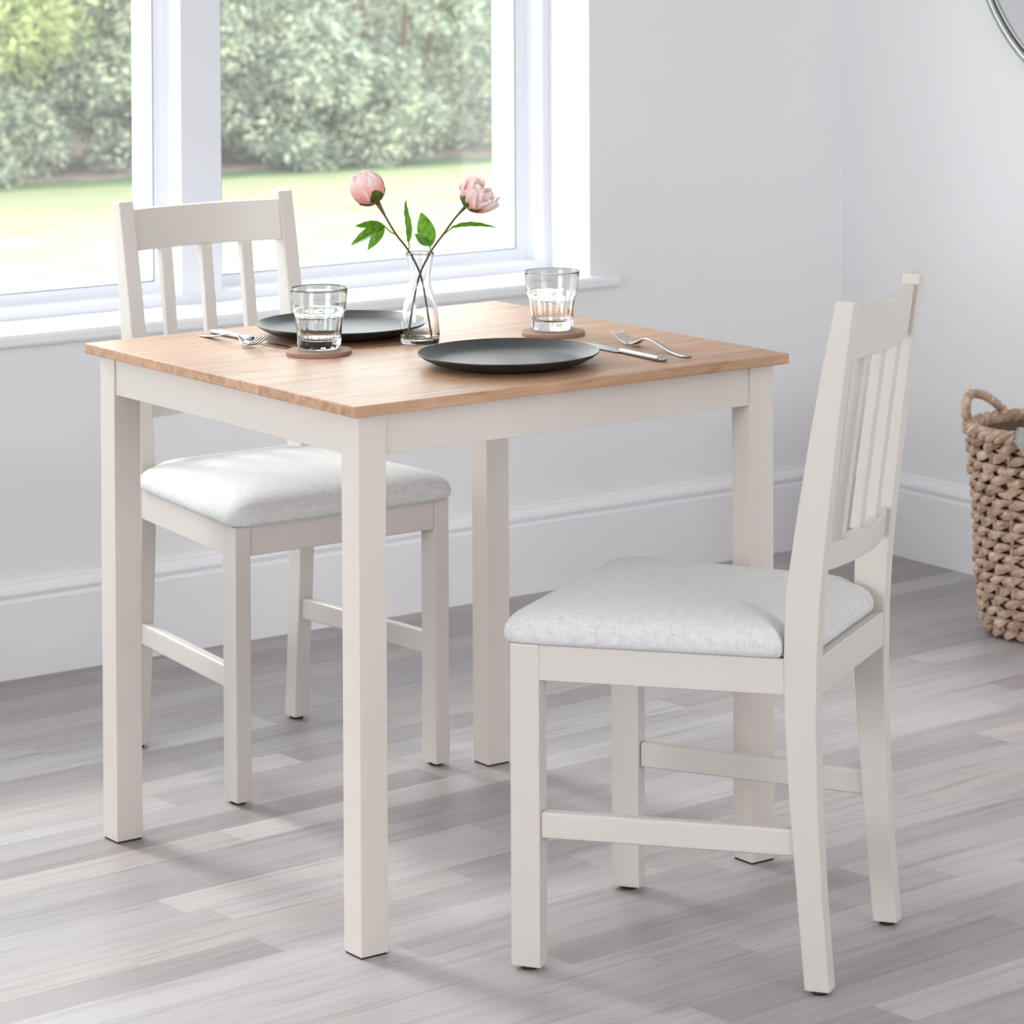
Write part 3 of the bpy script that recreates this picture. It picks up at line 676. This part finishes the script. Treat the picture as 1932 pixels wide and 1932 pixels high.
# ---------------------------------------------------------------- cutlery
def strip_solid(bm, path, widths, thick):
    """flat bar following path [(y,z)], symmetric widths"""
    R = []
    for i, ((y, z), wd) in enumerate(zip(path, widths)):
        h = wd / 2; t2 = thick / 2
        R.append([bm.verts.new(v) for v in ((-h, y, z - t2 * .6), (-h * .6, y, z - t2), (h * .6, y, z - t2), (h, y, z - t2 * .6), (h, y, z + t2 * .5), (h * .6, y, z + t2), (-h * .6, y, z + t2), (-h, y, z + t2 * .5))])
    for A, B in zip(R, R[1:]):
        for k in range(8): bm.faces.new((A[k], A[(k + 1) % 8], B[(k + 1) % 8], B[k]))
    bm.faces.new(R[0]); bm.faces.new(R[-1][::-1]); bmesh.ops.recalc_face_normals(bm, faces=bm.faces)
def fork(label, x, y, rotz, tip_z):
    t = thing('fork', label, 'fork', (x, y, TH), rotz, 'steel forks')     # origin at the handle end, tines towards +y
    path = [(0, .0022), (.006, .0018), (.02, .002), (.045, .0045), (.07, .0095), (.092, .0140), (.110, .0155), (.122, .0135), (.132, .0085), (.142, .0045), (.150, .0032)]
    wd = [.010, .013, .0135, .011, .0085, .0062, .0058, .0066, .0100, .0180, .0215]
    b = BM(); strip_solid(b, path, wd, .0024); obj('handle', b, M['steel'], t, True)
    b = BM()
    for k in range(4):
        xx = (k - 1.5) * .0062; P = []
        for q in range(9):
            s = q / 8; P.append((xx * (1 - .05 * s), .1485 + .045 * s, .0032 + (tip_z - .0032) * s ** 1.6))
        tube(b, P, [.0017 * (1 - .35 * (q / 8) ** 2) for q in range(9)], 6, (1, .8))
    obj('tines', b, M['steel'], t, True); return t
def knife(label, x, y, rotz):
    t = thing('table_knife', label, 'knife', (x, y, TH), rotz, 'steel table knives')
    b = BM(); strip_solid(b, [(0, .0035), (.002, .0038), (.012, .004), (.05, .004), (.09, .0038), (.108, .0036), (.112, .0034)], [.008, .0135, .0150, .0135, .0115, .0105, .009], .0064)
    obj('handle', b, M['steel'], t, True)
    b = BM(); N = 12; R = []
    for i in range(N + 1):
        s = i / N; yy = .110 + .118 * s; hw = .0085 + .002 * math.sin(PI * min(1, s * 1.2)); edge = -hw * (1 - max(0, (s - .75) / .25) ** 2)
        R.append([b.verts.new(v) for v in ((edge, yy, .0016), (hw * .98 - .0095 * max(0, (s - .6) / .4) ** 2, yy, .0006), (hw - .0095 * max(0, (s - .6) / .4) ** 2, yy, .0026))])
    for A, B in zip(R, R[1:]):
        for k in range(3): b.faces.new((A[k], A[(k + 1) % 3], B[(k + 1) % 3], B[k]))
    b.faces.new(R[0]); b.faces.new(R[-1][::-1]); bmesh.ops.recalc_face_normals(b, faces=b.faces)
    obj('blade', b, M['steel'], t); return t
fork('steel fork beside the front plate, tines pointing to the window', .5385, -.3185, -.055, .018)
knife('steel knife right of the front plate, handle towards the foreground', .4885, -.3256, -.04)
fork('steel fork left of the rear plate, tines pointing to the left glass', .0945, .3326, PI - .02, .021)
knife('steel knife left of the rear plate, blade reaching behind the left glass', .1215, .3454, PI + .045)

# ---------------------------------------------------------------- round mirror on the right wall
MY, MZ, MR = .548, 1.372, .380
def ring_prof(bm, prof, n=128, closed=True):
    R = []
    for r, d in prof: R.append([bm.verts.new((-d, r * math.cos(2 * PI * k / n), r * math.sin(2 * PI * k / n))) for k in range(n)])
    prs = list(zip(R, R[1:])) + ([(R[-1], R[0])] if closed else [])
    for A, B in prs:
        for k in range(n): bm.faces.new((A[k], A[(k + 1) % n], B[(k + 1) % n], B[k]))
    if not closed: bm.faces.new(R[-1])
    bmesh.ops.recalc_face_normals(bm, faces=bm.faces)
mr = thing('wall_mirror', 'round silver framed mirror hanging on the right wall, cut off at the top corner', 'mirror', (XR, MY, MZ))
b = BM(); ring_prof(b, [(MR, .0005), (MR, .016), (MR - .003, .020), (MR - .012, .021), (MR - .016, .019), (MR - .0175, .017), (MR - .0175, .0005)]); obj('outer_frame', b, M['silver'], mr, True)
b = BM(); ring_prof(b, [(MR - .0175, .0005), (MR - .0175, .012), (MR - .0215, .012), (MR - .0215, .0005)]); obj('black_groove', b, M['black'], mr)  # narrow black groove between the two frame rings
b = BM(); ring_prof(b, [(MR - .0215, .0005), (MR - .0215, .0155), (MR - .0235, .0165), (MR - .0275, .0145), (MR - .0275, .0005)]); obj('inner_frame', b, M['silver'], mr, True)
b = BM(); ring_prof(b, [(MR - .0275, .0005), (MR - .0275, .013)], closed=False); obj('mirror_glass', b, M['mirror'], mr)

# ---------------------------------------------------------------- woven basket
BX, BY = 1.974, .4550
bk = thing('storage_basket', 'tall round woven seagrass basket standing by the right wall', 'basket', (BX, BY, 0))
BH = .386
def brad(z): return lin(z, [0, .015, .04, .12, .22, .30, BH], [.094, .110, .121, .128, .132, .138, .144])
b = BM(); rnd = random.Random(3); rows = 18; NS = 21
for r_ in range(rows):
    z = .014 + (BH - .03) * r_ / (rows - 1); R0 = brad(z)
    for st in range(2):
        P = []; rad = []; NN = NS * 10
        for k in range(NN):
            th = 2 * PI * k / NN; ph = th * NS / 2 + st * PI + (r_ % 2) * PI / 2 + .35 * noise.noise(Vector((th * 3, r_, st)))
            q = math.cos(ph); jit = noise.noise(Vector((th * 6, r_ * 3.1, st * 7)))
            R_ = R0 + .0065 * q + .003 * jit; zz = z + .0050 * math.sin(ph) + .004 * jit
            P.append((R_ * math.cos(th), R_ * math.sin(th), zz)); rad.append(.0032 + .0053 * max(0, q) + .0024 * jit)
        tube(b, P, rad, 6, (.62, 1.12), closed=True)
obj('woven_body', b, M['straw'], bk)
b = BM()
for k in range(NS):
    th = 2 * PI * (k + .5) / NS
    tube(b, [((brad(z)) * math.cos(th), (brad(z)) * math.sin(th), z) for z in [.01 + (BH - .02) * i / 12 for i in range(13)]], .0042, 6)
obj('stakes', b, M['straw'], bk)
b = BM(); lathe(b, [(brad(z) - .0105, z) for z in (.008, .015, .04, .12, .22, .30, BH - .004)] + [(brad(z) - .0130, z) for z in (BH - .004, .30, .22, .12, .04, .015, .008)], 48, closed=True); obj('gap_backing', b, M['straw_dark'], bk, True)  # added dark sheet behind the weave, stands in for shaded gaps
b = BM(); lathe(b, [(0, .003), (.095, .003), (.104, .006), (.108, .014), (.100, .010), (0, .008)], 48); obj('basket_base', b, M['straw'], bk)
b = BM()
for st in range(3):
    P = []
    for k in range(360):
        th = 2 * PI * k / 360; ph = th * 13 + st * 2 * PI / 3
        P.append(((brad(BH) + .0075 * math.cos(ph)) * math.cos(th), (brad(BH) + .0075 * math.cos(ph)) * math.sin(th), BH + .004 + .0075 * math.sin(ph)))
    tube(b, P, .0078, 7, closed=True)
obj('rim', b, M['straw'], bk)
LA = math.atan2(RV.y, RV.x) + PI               # azimuth of the basket side that faces the table
for base_az in (LA - math.radians(33), LA - math.radians(33) + PI):
    arc = []
    for k in range(25):
        s = k / 24; az = base_az + math.radians(33) * (1 - 2 * s); hgt = .062 * math.sin(PI * s) ** .6 * (1.12 - .3 * s); rr_ = brad(BH) + .007
        if s < .5: rr_ += .006 * math.sin(PI * s)
        arc.append(Vector((rr_ * math.cos(az), rr_ * math.sin(az), BH - .004 + hgt)))
    fine = bez(arc, 5); b = BM()
    for st in range(2):
        P = []
        for i, p in enumerate(fine):
            d = (fine[min(i + 1, len(fine) - 1)] - fine[max(i - 1, 0)]).normalized(); s_ = d.cross(Vector((math.cos(base_az), math.sin(base_az), 0))).normalized(); u_ = s_.cross(d)
            ph = i * .42 + st * PI; P.append(p + s_ * .0038 * math.cos(ph) + u_ * .0038 * math.sin(ph))
        tube(b, P, .0062, 7)
    obj('handle', b, M['straw'], bk, True)
# striped cloth lying over the rim
b = BM(); lv = b.verts.layers.float.new('vv'); G = []
FA = math.atan2(-DV.y, -DV.x)
for i in range(17):
    row = []
    for j in range(15):
        s = i / 16; q = j / 14                        # s along the rim, q from inside over the rim to outside
        az = FA - math.radians(27) + math.radians(66) * s
        prof = [(-.085, -.055), (-.05, -.01), (-.018, .014), (.006, .0225), (.024, .010), (.031, -.012), (.034, -.012 - .07 * min(1, s * 3.2))]
        f = q * 6; a = min(5, int(f)); u = f - a
        dr = prof[a][0] * (1 - u) + prof[a + 1][0] * u; dz = prof[a][1] * (1 - u) + prof[a + 1][1] * u
        lim = min(1.0, .35 + s * 3)
        if dr > 0: dr = dr; dz = dz if q < .72 else .010 + (dz - .010) * lim
        R_ = brad(BH) + dr + .002 * math.sin(s * 15)
        v = b.verts.new((R_ * math.cos(az), R_ * math.sin(az), BH + .006 + dz)); v[lv] = q * 34 + s * 9; row.append(v)
    G.append(row)
for A, B in zip(G, G[1:]):
    for k in range(14): b.faces.new((A[k], A[k + 1], B[k + 1], B[k]))
bmesh.ops.solidify(b, geom=b.faces[:], thickness=.002)
tag(obj('striped_cloth', b, M['stripes'], smooth=True, loc=(BX, BY, 0)), 'black and white striped cloth hanging over the basket rim', 'cloth')
